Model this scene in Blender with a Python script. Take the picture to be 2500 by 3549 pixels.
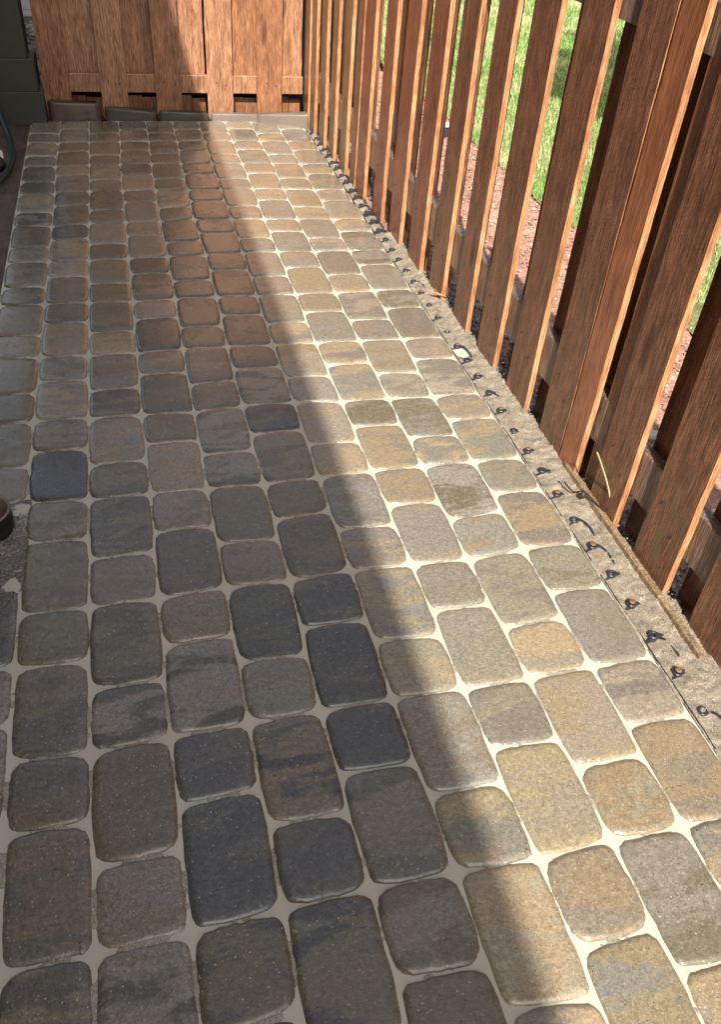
import bpy, math, random
import numpy as np
from mathutils import Matrix, Vector, noise as mnoise
random.seed(7); rs = np.random.RandomState(11)
for o in list(bpy.data.objects): bpy.data.objects.remove(o)
sc = bpy.context.scene
S = 0.175                      # one paver width in metres; everything below is laid out in paver widths
C = bpy.data.collections.new('patio_scene'); sc.collection.children.link(C)

# ---------------------------------------------------------------- camera
cam = bpy.data.objects.new('camera', bpy.data.cameras.new('camera')); sc.collection.objects.link(cam)
M = Matrix(((0.96803, 0.10392, -0.22832, 3.2205*S), (-0.24163, 0.63074, -0.73742, -31.8213*S),
            (0.06738, 0.76901, 0.63568, 9.1371*S), (0, 0, 0, 1)))
cam.matrix_world = M
cam.data.sensor_fit = 'VERTICAL'; cam.data.sensor_height = 36; cam.data.sensor_width = 36*0.7044
cam.data.lens = 2885.456/3549*36
cam.data.clip_start = 0.05; cam.data.clip_end = 600
sc.camera = cam
# ---------------------------------------------------------------- light
SUN = Vector((-0.26, -1.0, 0.966)).normalized()
w = bpy.data.worlds.new('World'); sc.world = w; w.use_nodes = True
nt = w.node_tree; bg = nt.nodes['Background']
sky = nt.nodes.new('ShaderNodeTexSky'); sky.sky_type = 'NISHITA'; sky.sun_disc = False
sky.sun_elevation = math.asin(SUN.z); sky.sun_rotation = math.atan2(SUN.x, SUN.y)
sky.air_density = 1.0; sky.dust_density = 2.5; sky.ozone_density = 1.0
hsv = nt.nodes.new('ShaderNodeHueSaturation'); hsv.inputs['Saturation'].default_value = .60; nt.links.new(sky.outputs[0], hsv.inputs['Color'])
wm = nt.nodes.new('ShaderNodeMix'); wm.data_type = 'RGBA'; wm.blend_type = 'MULTIPLY'; wm.inputs[0].default_value = 1; wm.inputs[7].default_value = (1.05, 1.0, .92, 1)
nt.links.new(hsv.outputs[0], wm.inputs[6]); nt.links.new(wm.outputs[2], bg.inputs[0]); bg.inputs[1].default_value = 0.128
sl = bpy.data.lights.new('sun', 'SUN'); sl.energy = 4.5; sl.angle = math.radians(0.42); sl.color = (1.0, 0.95, 0.86)
so = bpy.data.objects.new('sun', sl); sc.collection.objects.link(so)
so.rotation_euler = SUN.to_track_quat('Z', 'Y').to_euler(); so.location = (0, -10, 20)
sc.view_settings.view_transform = 'Standard'; sc.view_settings.look = 'None'
sc.view_settings.gamma = 1; sc.view_settings.exposure = 0.8
try: sc.cycles.use_denoising = True
except Exception: pass

# ---------------------------------------------------------------- helpers
def tag(o, label=None, cat=None, group=None, kind=None):
    for k, v in (('label', label), ('category', cat), ('group', group), ('kind', kind)):
        if v: o[k] = v
    return o
def empty(name, loc=(0, 0, 0)):
    o = bpy.data.objects.new(name, None); C.objects.link(o)
    o.location = Vector(loc)*S; o.empty_display_size = .05; return o
def link(name, me, mats, parent=None, loc=(0, 0, 0)):
    o = bpy.data.objects.new(name, me); C.objects.link(o)
    for m in (mats if isinstance(mats, (list, tuple)) else [mats]): me.materials.append(m)
    if parent: o.parent = parent
    o.location = Vector(loc)*S
    return o
class MB:
    """collects geometry in paver-width units, relative to self.o"""
    def __init__(s, o=(0, 0, 0)): s.v = []; s.f = []; s.m = []; s.o = Vector(o)
    def add(s, vs, fs, m=0):
        n = len(s.v); s.v += [tuple((Vector(p)-s.o)*S) for p in vs]
        s.f += [tuple(i+n for i in f) for f in fs]; s.m += [m]*len(fs) if isinstance(m, int) else m
    def box(s, x0, x1, y0, y1, z0, z1, m=0, bev=0.0):
        b = bev; X = (x0, x1); Y = (y0, y1); Z = (z0, z1)
        if b <= 0:
            vs = [(X[i], Y[j], Z[k]) for i in (0, 1) for j in (0, 1) for k in (0, 1)]
            fs = [(0, 1, 3, 2), (4, 6, 7, 5), (0, 4, 5, 1), (2, 3, 7, 6), (0, 2, 6, 4), (1, 5, 7, 3)]
            s.add(vs, fs, m); return
        ring = lambda z, e: [(x0+e, y0+b, z), (x0+b, y0+e, z), (x1-b, y0+e, z), (x1-e, y0+b, z), (x1-e, y1-b, z), (x1-b, y1-e, z), (x0+b, y1-e, z), (x0+e, y1-b, z)]
        R = [ring(z0, b*.6), ring(z0+b, 0), ring(z1-b, 0), ring(z1, b*.6)]
        vs = sum(R, []); fs = []
        for k in range(3):
            for i in range(8): fs.append((k*8+i, k*8+(i+1) % 8, k*8+8+(i+1) % 8, k*8+8+i))
        fs.append(tuple(range(7, -1, -1))); fs.append(tuple(range(24, 32))); s.add(vs, fs, m)
    def tube(s, pts, r, n=10, m=0, cap=True):
        P = [Vector(p) for p in pts]; vs = []; fs = []
        rr = r if isinstance(r, (list, tuple)) else [r]*len(P)
        up = Vector((0.3, 0.2, 1)).normalized()
        for i, p in enumerate(P):
            t = (P[min(i+1, len(P)-1)]-P[max(i-1, 0)]).normalized()
            a = t.cross(up)
            if a.length < .05: a = t.cross(Vector((1, 0, 0)))
            a.normalize(); b = t.cross(a)
            for k in range(n):
                q = 2*math.pi*k/n; vs.append(tuple(p+(a*math.cos(q)+b*math.sin(q))*rr[i]))
        for i in range(len(P)-1):
            for k in range(n): fs.append((i*n+k, i*n+(k+1) % n, i*n+n+(k+1) % n, i*n+n+k))
        if cap: fs.append(tuple(range(n-1, -1, -1))); fs.append(tuple(range((len(P)-1)*n, len(P)*n)))
        s.add(vs, fs, m)
    def lathe(s, c, prof, n=24, m=0, sx=1, sy=1):
        vs = []; fs = []
        for r, z in prof:
            for k in range(n):
                q = 2*math.pi*k/n; vs.append((c[0]+r*sx*math.cos(q), c[1]+r*sy*math.sin(q), c[2]+z))
        for i in range(len(prof)-1):
            for k in range(n): fs.append((i*n+k, i*n+(k+1) % n, i*n+n+(k+1) % n, i*n+n+k))
        s.add(vs, fs, m)
    def build(s, name, mats, parent=None, smooth=False):
        me = bpy.data.meshes.new(name); me.from_pydata(s.v, [], s.f)
        for p, mi in zip(me.polygons, s.m): p.material_index = mi; p.use_smooth = smooth
        me.update()
        loc = s.o if parent is None else (s.o-Vector(parent.location)/S)
        return link(name, me, mats, parent, loc)
def catmull(P, n=8):
    P = [Vector(p) for p in P]; out = []
    for i in range(len(P)-1):
        a, b, c, d = P[max(i-1, 0)], P[i], P[i+1], P[min(i+2, len(P)-1)]
        for k in range(n):
            t = k/n; out.append(.5*((2*b)+(c-a)*t+(2*a-5*b+4*c-d)*t*t+(3*b-a-3*c+d)*t**3))
    out.append(P[-1]); return out
def fn(x, y, z=0.0): return mnoise.noise(Vector((x, y, z)))
def fbm(x, y, z=0.0, o=4): return mnoise.fractal(Vector((x, y, z)), .8, 2.1, o)

# ---------------------------------------------------------------- node helpers
class NT:
    def __init__(s, name):
        s.mat = bpy.data.materials.new(name); s.mat.use_nodes = True; s.t = s.mat.node_tree; s.n = s.t.nodes
        s.b = s.n['Principled BSDF']
    def new(s, ty, **kw):
        n = s.n.new(ty)
        for k, v in kw.items():
            if k.startswith('i_'): n.inputs[k[2:].replace('_', ' ')].default_value = v
            else: setattr(n, k, v)
        return n
    def l(s, a, b): s.t.links.new(a, b)
    def coord(s, kind='Object', scale=(1, 1, 1), rnd=False, rot=(0, 0, 0)):
        tc = s.new('ShaderNodeTexCoord'); src = tc.outputs[kind]
        if rnd:
            oi = s.new('ShaderNodeObjectInfo'); mu = s.new('ShaderNodeVectorMath', operation='SCALE'); mu.inputs[0].default_value = (13.1, 7.7, 9.3)
            s.l(oi.outputs['Random'], mu.inputs['Scale']); ad = s.new('ShaderNodeVectorMath', operation='ADD')
            s.l(src, ad.inputs[0]); s.l(mu.outputs[0], ad.inputs[1]); src = ad.outputs[0]
        mp = s.new('ShaderNodeMapping'); mp.inputs['Scale'].default_value = scale; mp.inputs['Rotation'].default_value = rot
        s.l(src, mp.inputs[0]); return mp.outputs[0]
    def pos(s, scale=(1, 1, 1)):
        g = s.new('ShaderNodeNewGeometry'); mp = s.new('ShaderNodeMapping'); mp.inputs['Scale'].default_value = scale
        s.l(g.outputs['Position'], mp.inputs[0]); return mp.outputs[0]
    def noise(s, vec, scale, detail=4, rough=.55, dist=0):
        n = s.new('ShaderNodeTexNoise'); n.inputs['Scale'].default_value = scale; n.inputs['Detail'].default_value = detail
        n.inputs['Roughness'].default_value = rough; n.inputs['Distortion'].default_value = dist; s.l(vec, n.inputs['Vector']); return n.outputs['Fac']
    def voro(s, vec, scale, out='Distance', rand=1):
        n = s.new('ShaderNodeTexVoronoi'); n.inputs['Scale'].default_value = scale; n.inputs['Randomness'].default_value = rand
        s.l(vec, n.inputs['Vector']); return n.outputs[out]
    def ramp(s, fac, *st):
        r = s.new('ShaderNodeValToRGB'); e = r.color_ramp.elements
        while len(e) < len(st): e.new(.5)
        for q, (p, c) in zip(e, st):
            q.position = p; q.color = (c, c, c, 1) if isinstance(c, (int, float)) else (*c, 1)
        s.l(fac, r.inputs[0]); return r.outputs[0]
    def mix(s, f, a, b, mode='MIX'):
        m = s.new('ShaderNodeMix', data_type='RGBA', blend_type=mode); m.clamp_factor = True
        for i, x in ((0, f), (6, a), (7, b)):
            if hasattr(x, 'links'): s.l(x, m.inputs[i])
            else: m.inputs[i].default_value = x if isinstance(x, (int, float)) else (*x, 1)
        return m.outputs[2]
    def math(s, op, a, b=0.0, c=None):
        m = s.new('ShaderNodeMath', operation=op)
        for i, x in enumerate((a, b) if c is None else (a, b, c)):
            if hasattr(x, 'links'): s.l(x, m.inputs[i])
            else: m.inputs[i].default_value = x
        return m.outputs[0]
    def bump(s, h, st, dist=.001, prev=None):
        b = s.new('ShaderNodeBump'); b.inputs['Strength'].default_value = st; b.inputs['Distance'].default_value = dist
        s.l(h, b.inputs['Height'])
        if prev is not None: s.l(prev, b.inputs['Normal'])
        return b.outputs[0]
    def set(s, **kw):
        for k, v in kw.items():
            i = s.b.inputs[k.replace('_', ' ')]
            if hasattr(v, 'links'): s.l(v, i)
            else: i.default_value = (*v, 1) if isinstance(v, tuple) and len(v) == 3 else v
        return s.mat

def mat_paver():
    n = NT('wet_paver')
    oi = n.new('ShaderNodeObjectInfo')
    at = n.new('ShaderNodeAttribute', attribute_type='OBJECT', attribute_name='tone_two')
    v = n.coord('Object', (1, 1, 1), True)
    vb = n.coord('Object', (.35, 1, 1), True)
    wv = n.math('ADD', n.noise(vb, 13, 3, .6, .6), n.math('MULTIPLY', n.math('SUBTRACT', n.noise(v, 60, 3, .6), .5), .22))
    f = n.ramp(wv, (.45, 0), (.55, 1))
    col = n.mix(f, oi.outputs['Color'], at.outputs['Color'])
    # grain of the concrete
    g1 = n.noise(v, 230, 3, .8); g2 = n.noise(v, 90, 4, .65)
    col = n.mix(1.0, col, n.ramp(g1, (.3, .60), (.5, .98), (.70, 1.36)), 'MULTIPLY')
    col = n.mix(1.0, col, n.ramp(g2, (.3, .74), (.7, 1.22)), 'MULTIPLY')
    sp = n.voro(v, 120); sel = n.noise(v, 70, 2)
    dark = n.math('MULTIPLY', n.ramp(sp, (.12, 1), (.22, 0)), n.ramp(sel, (.55, 0), (.62, 1)))
    col = n.mix(n.math('MULTIPLY', dark, .7), col, (.03, .025, .02))
    v2 = n.coord('Object', (1, 1, 1), True, (0, 0, 1))
    lt = n.math('MULTIPLY', n.ramp(n.voro(v2, 105), (.12, 1), (.24, 0)), n.ramp(n.noise(v2, 60, 2), (.50, 0), (.6, 1)))
    col = n.mix(n.math('MULTIPLY', lt, .7), col, (.55, .50, .40))
    # water film: large blotches in world space
    p = n.pos()
    film = n.ramp(n.math('ADD', n.noise(p, 5.0, 4, .6, .5), n.math('MULTIPLY', n.math('SUBTRACT', n.noise(v, 45, 4, .7), .5), .5)), (.40, 0), (.50, 1))
    ro = n.mix(film, (.34, .34, .34), (.13, .13, .13))
    h = n.math('ADD', n.math('MULTIPLY', g1, .5), n.math('ADD', n.math('MULTIPLY', g2, .7), n.math('MULTIPLY', dark, -.8)))
    amp = n.mix(film, (1, 1, 1), (.55, .55, .55))
    b = n.new('ShaderNodeBump'); b.inputs['Distance'].default_value = .0022; n.l(amp, b.inputs['Strength']); n.l(h, b.inputs['Height'])
    hc = n.math('ADD', n.math('MULTIPLY', n.noise(v, 30, 3, .5), 1.0), n.math('MULTIPLY', n.noise(v, 130, 3, .65), .75))
    cb = n.bump(hc, .42, .0016)
    gn = n.new('ShaderNodeNewGeometry'); sz = n.new('ShaderNodeSeparateXYZ'); n.l(gn.outputs['Normal'], sz.inputs[0])
    rim = n.ramp(sz.outputs['Z'], (.80, 1), (.96, 0))          # water clings to the rounded rim
    cr = n.mix(rim, n.mix(film, (.28, .28, .28), (.045, .045, .045)), (.10, .10, .10))
    return n.set(Base_Color=col, Roughness=ro, Normal=b.outputs[0], Coat_Weight=1.0, Coat_Roughness=cr, Coat_IOR=1.4, Coat_Normal=cb)

def mat_water():
    n = NT('milky_water'); p = n.pos()
    col = n.ramp(n.noise(p, 3.0, 3), (.3, (.52, .48, .39)), (.7, (.63, .59, .485)))
    col = n.mix(n.math('MULTIPLY', n.noise(p, 14, 3, .6), .35), col, (.44, .42, .37))
    return n.set(Base_Color=col, Roughness=.06, IOR=1.33, Specular_IOR_Level=.5,
                 Normal=n.bump(n.noise(p, 18, 2, .4), .12, .002), Subsurface_Weight=.0)
def mat_jsand():
    n = NT('joint_sand'); p = n.pos()
    col = n.ramp(n.noise(p, 320, 3, .8), (.3, (.12, .105, .08)), (.5, (.34, .30, .235)), (.7, (.56, .51, .42)))
    return n.set(Base_Color=col, Roughness=.25, Normal=n.bump(n.noise(p, 350, 3, .7), .8, .0015), Coat_Weight=.4, Coat_Roughness=.08)
def mat_sand():
    n = NT('wet_sand'); p = n.pos()
    g = n.noise(p, 300, 3, .8)
    col = n.ramp(g, (.28, (.075, .058, .042)), (.44, (.24, .195, .145)), (.60, (.43, .365, .28)), (.74, (.80, .74, .63)))
    col = n.mix(1.0, col, n.ramp(n.noise(p, 22, 5, .65), (.3, .55), (.65, 1.15)), 'MULTIPLY')
    h = n.math('ADD', n.noise(p, 430, 3, .7), n.math('MULTIPLY', n.noise(p, 90, 3, .6), 1.5))
    return n.set(Base_Color=col, Roughness=n.ramp(n.noise(p, 30, 3), (.4, .5), (.6, .85)), Normal=n.bump(h, .9, .002))
def mat_soil(name, a, b, c, sc_=180, gloss=.35):
    n = NT(name); p = n.pos()
    col = n.ramp(n.noise(p, sc_, 4, .8), (.3, a), (.52, b), (.72, c))
    col = n.mix(1.0, col, n.ramp(n.noise(p, 9, 4, .6), (.3, .6), (.7, 1.25)), 'MULTIPLY')
    h = n.math('ADD', n.noise(p, sc_, 4, .7), n.math('MULTIPLY', n.voro(p, sc_*.45), -.9))
    return n.set(Base_Color=col, Roughness=gloss, Normal=n.bump(h, .9, .004))
def mat_wood(name, dark, mid, lite, grain=1.0, rough=(.28, .6), knots=True, saw=True, coat=.3, algae=0.0, flecks=False):
    n = NT(name)
    v = n.coord('Object', (1, 1, .07), True); vk = n.coord('Object', (1, 1, .28), True)
    swirl = n.noise(vk, 9, 3, .5)
    vv = n.new('ShaderNodeVectorMath', operation='ADD'); n.l(v, vv.inputs[0])
    sw = n.new('ShaderNodeVectorMath', operation='SCALE'); n.l(swirl, sw.inputs['Scale']); sw.inputs[0].default_value = (.01, .02, .0)
    n.l(sw.outputs[0], vv.inputs[1]); v = vv.outputs[0]
    g = n.noise(v, 190, 3, .75, .25); gb = n.noise(v, 45, 4, .6, .15)
    col = n.ramp(n.math('ADD', n.math('MULTIPLY', g, .80), n.math('MULTIPLY', gb, .20)), (.38, dark), (.5, mid), (.62, lite))
    patch = n.noise(vk, 16, 4, .6)
    col = n.mix(1.0, col, n.ramp(patch, (.3, (.74, .70, .68)), (.5, (1, 1, 1)), (.72, (1.25, 1.2, 1.15))), 'MULTIPLY')
    h = n.math('MULTIPLY', g, 1.0)
    if knots:
        kd = n.voro(vk, 5.2); k = n.ramp(kd, (.06, 1), (.13, 0))
        col = n.mix(n.math('MULTIPLY', k, .75), col, tuple(c*.45 for c in dark))
        h = n.math('ADD', h, n.math('MULTIPLY', k, -.8))
    if saw:
        vs = n.coord('Object', (1, 1, 1), True, (.55, 0, 0)); vsm = n.new('ShaderNodeMapping'); vsm.inputs['Scale'].default_value = (1, .1, 1); n.l(vs, vsm.inputs[0])
        h = n.math('ADD', h, n.math('MULTIPLY', n.noise(vsm.outputs[0], 330, 3, .6), .55))
        col = n.mix(.55, col, n.ramp(n.noise(vsm.outputs[0], 380, 3, .7), (.3, .45), (.7, 1.5)), 'MULTIPLY')
    if flecks:
        vf = n.coord('Object', (1, 1, .22), True); fl = n.ramp(n.voro(vf, 150), (.10, 1), (.2, 0))
        fl = n.math('MULTIPLY', fl, n.ramp(n.noise(vf, 40, 2), (.45, 0), (.55, 1)))
        col = n.mix(n.math('MULTIPLY', fl, .75), col, tuple(c*.4 for c in mid))
    if algae:
        z = n.new('ShaderNodeSeparateXYZ'); g_ = n.new('ShaderNodeNewGeometry'); n.l(g_.outputs['Position'], z.inputs[0])
        fz = n.ramp(z.outputs['Z'], (.05, 1), (.75, 0)); sp = n.noise(n.coord('Object', (1, 1, .5), True), 30, 5, .7)
        a_ = n.math('MULTIPLY', fz, n.ramp(sp, (.48, 0), (.62, 1)))
        col = n.mix(n.math('MULTIPLY', a_, algae), col, (.10, .10, .035))
    ro = n.ramp(n.noise(n.coord('Object', (1, 1, .3), True), 22, 4, .6), (.35, rough[0]), (.65, rough[1]))
    return n.set(Base_Color=col, Roughness=ro, Normal=n.bump(h, .85*grain, .003), Coat_Weight=coat, Coat_Roughness=.16)
def mat_simple(name, col, rough=.5, var=.25, sc_=40, bump=.3, metallic=0.0, coat=0.0):
    n = NT(name); v = n.coord('Object', (1, 1, 1), True)
    c = n.mix(1.0, col, n.ramp(n.noise(v, sc_, 4, .65), (.3, 1-var), (.7, 1+var)), 'MULTIPLY')
    return n.set(Base_Color=c, Roughness=rough, Metallic=metallic, Normal=n.bump(n.noise(v, sc_*4, 3, .6), bump, .001), Coat_Weight=coat, Coat_Roughness=.1)
def mat_grass():
    n = NT('grass'); p = n.pos()
    d = n.ramp(n.noise(p, 1.1, 4, .65), (.42, 0), (.62, 1))
    a = n.ramp(n.noise(p, 34, 2), (.3, (.12, .25, .045)), (.7, (.30, .46, .13)))
    b = n.ramp(n.noise(p, 34, 2), (.3, (.36, .40, .16)), (.7, (.58, .58, .32)))
    col = n.mix(d, a, b)
    return n.set(Base_Color=col, Roughness=.5, Subsurface_Weight=0.0)
def mat_siding(name, col, gap=8.0):
    n = NT(name); g = n.new('ShaderNodeNewGeometry'); z = n.new('ShaderNodeSeparateXYZ'); n.l(g.outputs['Position'], z.inputs[0])
    fr = n.math('FRACT', n.math('MULTIPLY', z.outputs['Z'], gap))
    c = n.mix(1.0, col, n.ramp(fr, (.0, .35), (.06, 1), (1, 1)), 'MULTIPLY')
    return n.set(Base_Color=c, Roughness=.55, Normal=n.bump(fr, .6, .01))

PAVER = mat_paver(); WATER = mat_water(); JSAND = mat_jsand(); SAND = mat_sand()
MULCH = mat_soil('red_mulch', (.27, .13, .09), (.46, .25, .18), (.66, .43, .32), 110, .8)
SOIL = mat_soil('dark_wet_gravel', (.035, .024, .018), (.095, .068, .052), (.24, .19, .16), 210, .5)
GRIT = mat_soil('wet_grit', (.07, .063, .058), (.19, .175, .16), (.60, .57, .53), 200, .3)
LAWN = mat_soil('lawn_soil', (.10, .12, .03), (.20, .22, .07), (.34, .33, .14), 120, .8)
GRASS = mat_grass()
FACE = [mat_wood('rough_cedar_brown', (.075, .024, .012), (.195, .073, .037), (.33, .145, .074), 1.25, algae=.55),
        mat_wood('rough_cedar_red', (.10, .024, .012), (.25, .072, .038), (.39, .14, .075), 1.1, algae=.3),
        mat_wood('rough_cedar_olive', (.05, .026, .010), (.21, .115, .048), (.40, .25, .12), 1.15, algae=.9)]
EDGE = mat_wood('raw_cedar_edge', (.32, .125, .05), (.50, .235, .11), (.66, .40, .21), .5, knots=False, saw=False, coat=.15)
PLANED = mat_wood('planed_cedar', (.18, .058, .022), (.35, .12, .048), (.47, .185, .085), .35, knots=False, saw=False, flecks=True, coat=.4)
BOARD = [mat_wood('gate_cedar_orange', (.12, .045, .02), (.285, .118, .055), (.44, .22, .12), .5, saw=False),
         mat_wood('gate_cedar_tan', (.16, .065, .032), (.345, .16, .083), (.52, .29, .165), .5, saw=False)]
RAIL = mat_wood('grey_rail', (.06, .035, .025), (.15, .095, .07), (.30, .23, .19), .9, knots=True, saw=False)
PLASTIC = mat_simple('black_plastic', (.030, .033, .045), .32, .3, 60, .2)
RUST = mat_simple('rusty_steel', (.27, .13, .07), .5, .4, 300, .8, .3)
GREENGREY = mat_simple('grey_green_paint', (.046, .046, .033), .5, .12, 20, .3)
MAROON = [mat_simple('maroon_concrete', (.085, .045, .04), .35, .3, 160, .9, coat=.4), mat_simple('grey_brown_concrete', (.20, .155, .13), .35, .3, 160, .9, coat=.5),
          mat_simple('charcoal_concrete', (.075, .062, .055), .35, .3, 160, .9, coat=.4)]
HOSE = mat_simple('dark_teal_rubber', (.012, .030, .032), .35, .15, 30, .2)
WHITE = mat_simple('white_scrap', (.75, .75, .72), .5, .1, 40, .3)
PIPE = mat_simple('grey_pvc', (.42, .42, .42), .4, .2, 20, .2)
STRAW = mat_simple('dry_straw', (.62, .47, .22), .5, .2, 60, .3)
STREAK = mat_simple('dark_shadow_streak', (.035, .024, .018), .6, .3, 80, .6)
CHIP = mat_simple('fresh_wood_chip', (.62, .27, .11), .6, .25, 80, .5)
NAIL = mat_simple('dark_nail', (.03, .025, .022), .45, .3, 60, .2)
RIM = mat_simple('worn_tan_rim', (.20, .15, .115), .55, .3, 50, .5)

# ---------------------------------------------------------------- large setting
def flat(name, x0, x1, y0, y1, z, mat, kind='structure'):
    b = MB((0, 0, 0)); b.add([(x0, y0, z), (x1, y0, z), (x1, y1, z), (x0, y1, z)], [(0, 1, 2, 3)])
    return tag(b.build(name, mat), kind=kind)
def field(name, x0, x1, y0, y1, nx, ny, zf, mat, kind='structure', xf=None, keep=None):
    X = np.linspace(x0, x1, nx); Y = np.linspace(y0, y1, ny); vs = []; fs = []
    for j in range(ny):
        for i in range(nx):
            x = X[i] if xf is None else xf(X[i], Y[j])
            vs.append((x, Y[j], zf(x, Y[j])))
    for j in range(ny-1):
        for i in range(nx-1):
            if keep is None or keep(X[i], Y[j]): fs.append((j*nx+i, j*nx+i+1, j*nx+nx+i+1, j*nx+nx+i))
    b = MB(); b.add(vs, fs); o = b.build(name, mat, smooth=True)
    return tag(o, kind=kind) if kind else o
flat('ground', -900, 900, -900, 900, -.62, MULCH)
fenceX = lambda y: 10.22-.0225*max(min(y, 3.5), -40)
field('mulch_bed', 10.0, 17.2, -40, 12, 90, 420, lambda x, y: -.22+.07*fbm(x*1.3, y*1.3)+.05*fn(x*6, y*6)+.02*fn(x*17, y*17), MULCH)
lawnedge = lambda y: 16.45+.35*fn(0, y*.5)+.15*fn(5, y*2.0)
field('lawn', 0, 1, -60, 90, 40, 150, lambda x, y: -.16+.05*fn(x*.4, y*.4), LAWN, xf=lambda u, y: lawnedge(y)+(95*u**2.2))
flat('far_gravel', -40, 16.0, 3.6, 60, -.30, SOIL)
field('soil_strip', -9, .15, -60, 3.5, 110, 420, lambda x, y: -.10+.05*fbm(x*1.5, y*1.5)+.025*fn(x*9, y*9), SOIL)
field('grit_patch', -.3, 1.07, -22.15, -19.95, 60, 90, lambda x, y: -.028+.018*fn(x*5, y*5)+.016*fn(x*21, y*21)-.05*math.exp(-((x-.88)**2/.012+(y+22.0)**2/.03))-.05*math.exp(-((x-.9)**2/.02+(y+20.2)**2/.02)), GRIT)

# ---------------------------------------------------------------- pavers
XO = {0: [0,0.01,.01,.07,.05,.03,.02,.01,.02,.0,0], 1: [0,-.03,.02,0,-.01,-.02,0,.03,.05,.01,0], 2: [0,.02,.02,0,-.02,-.03,0,.03,0,-.01,0],
      3: [0,.01,0,0,-.03,-.07,.01,-.02,-.02,-.01,0], 4: [0,0,0,0,.01,.01,.01,-.03,-.03,-.02,0], 5: [0,0,0,0,.01,.01,0,-.02,-.01,0,0],
      6: [0,0,-.01,0,-.01,-.04,-.01,-.03,-.01,.01,0], 7: [0,-.02,-.01,-.01,-.01,-.04,.02,-.01,-.01,-.05,0], 8: [0,0,-.01,.02,-.01,-.01,0,.01,0,.01,0],
      9: [0,.01,0,0,.01,.01,.01,.02,-.03,0,0], 10: [.02,.04,0,-.01,0,-.03,-.02,0,-.01,0,0], 11: [.1,.12,.04,.03,.03,.03,.04,.04,.01,-.01,-.02]}
YO = {0: [-.15,-.14,-.03,.03,.02,.04,.06,.07,.03,0,0], 1: [-.1,-.08,.05,.06,.12,.10,.06,.04,.02,-.07,-.07], 2: [-.1,-.09,.04,.07,.1,.09,.07,.09,.01,-.12,-.12],
      3: [-.2,-.19,-.04,.01,-.01,.11,.04,0,-.07,-.19,-.19], 4: [-.08,-.06,-.02,-.01,0,.08,.12,.1,.02,.02,0], 5: [.03,.03,.01,-.03,.02,.04,-.02,-.04,-.06,-.03,-.03],
      6: [.03,.03,-.03,-.03,.01,.03,-.03,-.05,-.07,-.12,-.12], 7: [.06,.06,.04,.04,-.03,.07,.07,-.05,-.07,-.12,-.12], 8: [.1,.1,.01,.02,.01,-.02,.02,.06,.05,.05,.05],
      9: [.0,.0,-.03,-.03,.04,.01,.06,.03,-.02,.06,.06], 10: [0,0,-.07,-.02,0,.01,.01,-.01,-.02,.01,.01], 11: [0,0,-.02,-.02,.03,.04,.03,-.03,0,-.02,-.02]}
P = 2.516
def node(b, r):
    k = min(max(r, 0), 11)
    dx, dy = XO[k][b], YO[k][b]
    if r < 0: dy *= .3
    if r == -1: return Vector((b+dx, 2.50))
    return Vector((b+dx, -P*r+dy))
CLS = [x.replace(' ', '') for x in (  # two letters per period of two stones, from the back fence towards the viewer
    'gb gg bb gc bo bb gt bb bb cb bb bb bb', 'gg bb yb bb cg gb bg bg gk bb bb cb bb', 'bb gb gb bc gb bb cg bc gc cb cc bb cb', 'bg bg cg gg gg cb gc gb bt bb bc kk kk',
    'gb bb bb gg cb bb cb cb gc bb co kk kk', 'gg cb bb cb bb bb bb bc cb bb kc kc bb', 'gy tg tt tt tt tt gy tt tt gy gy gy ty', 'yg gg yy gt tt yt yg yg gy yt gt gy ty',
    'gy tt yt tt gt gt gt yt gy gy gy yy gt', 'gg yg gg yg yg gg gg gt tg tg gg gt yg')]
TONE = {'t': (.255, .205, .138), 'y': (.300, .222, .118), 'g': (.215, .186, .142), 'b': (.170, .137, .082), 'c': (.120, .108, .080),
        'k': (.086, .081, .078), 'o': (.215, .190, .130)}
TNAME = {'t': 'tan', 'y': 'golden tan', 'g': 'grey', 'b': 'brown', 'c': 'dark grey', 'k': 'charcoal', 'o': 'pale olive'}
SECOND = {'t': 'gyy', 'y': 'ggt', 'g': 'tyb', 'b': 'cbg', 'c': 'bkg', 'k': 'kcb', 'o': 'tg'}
ORD = 'first second third fourth fifth sixth seventh eighth ninth tenth eleventh twelfth thirteenth fourteenth fifteenth sixteenth seventeenth eighteenth nineteenth twentieth twenty-first twenty-second twenty-third twenty-fourth twenty-fifth twenty-sixth twenty-seventh'.split()
GROUP = 'pavers laid in rows across the patio'
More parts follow.
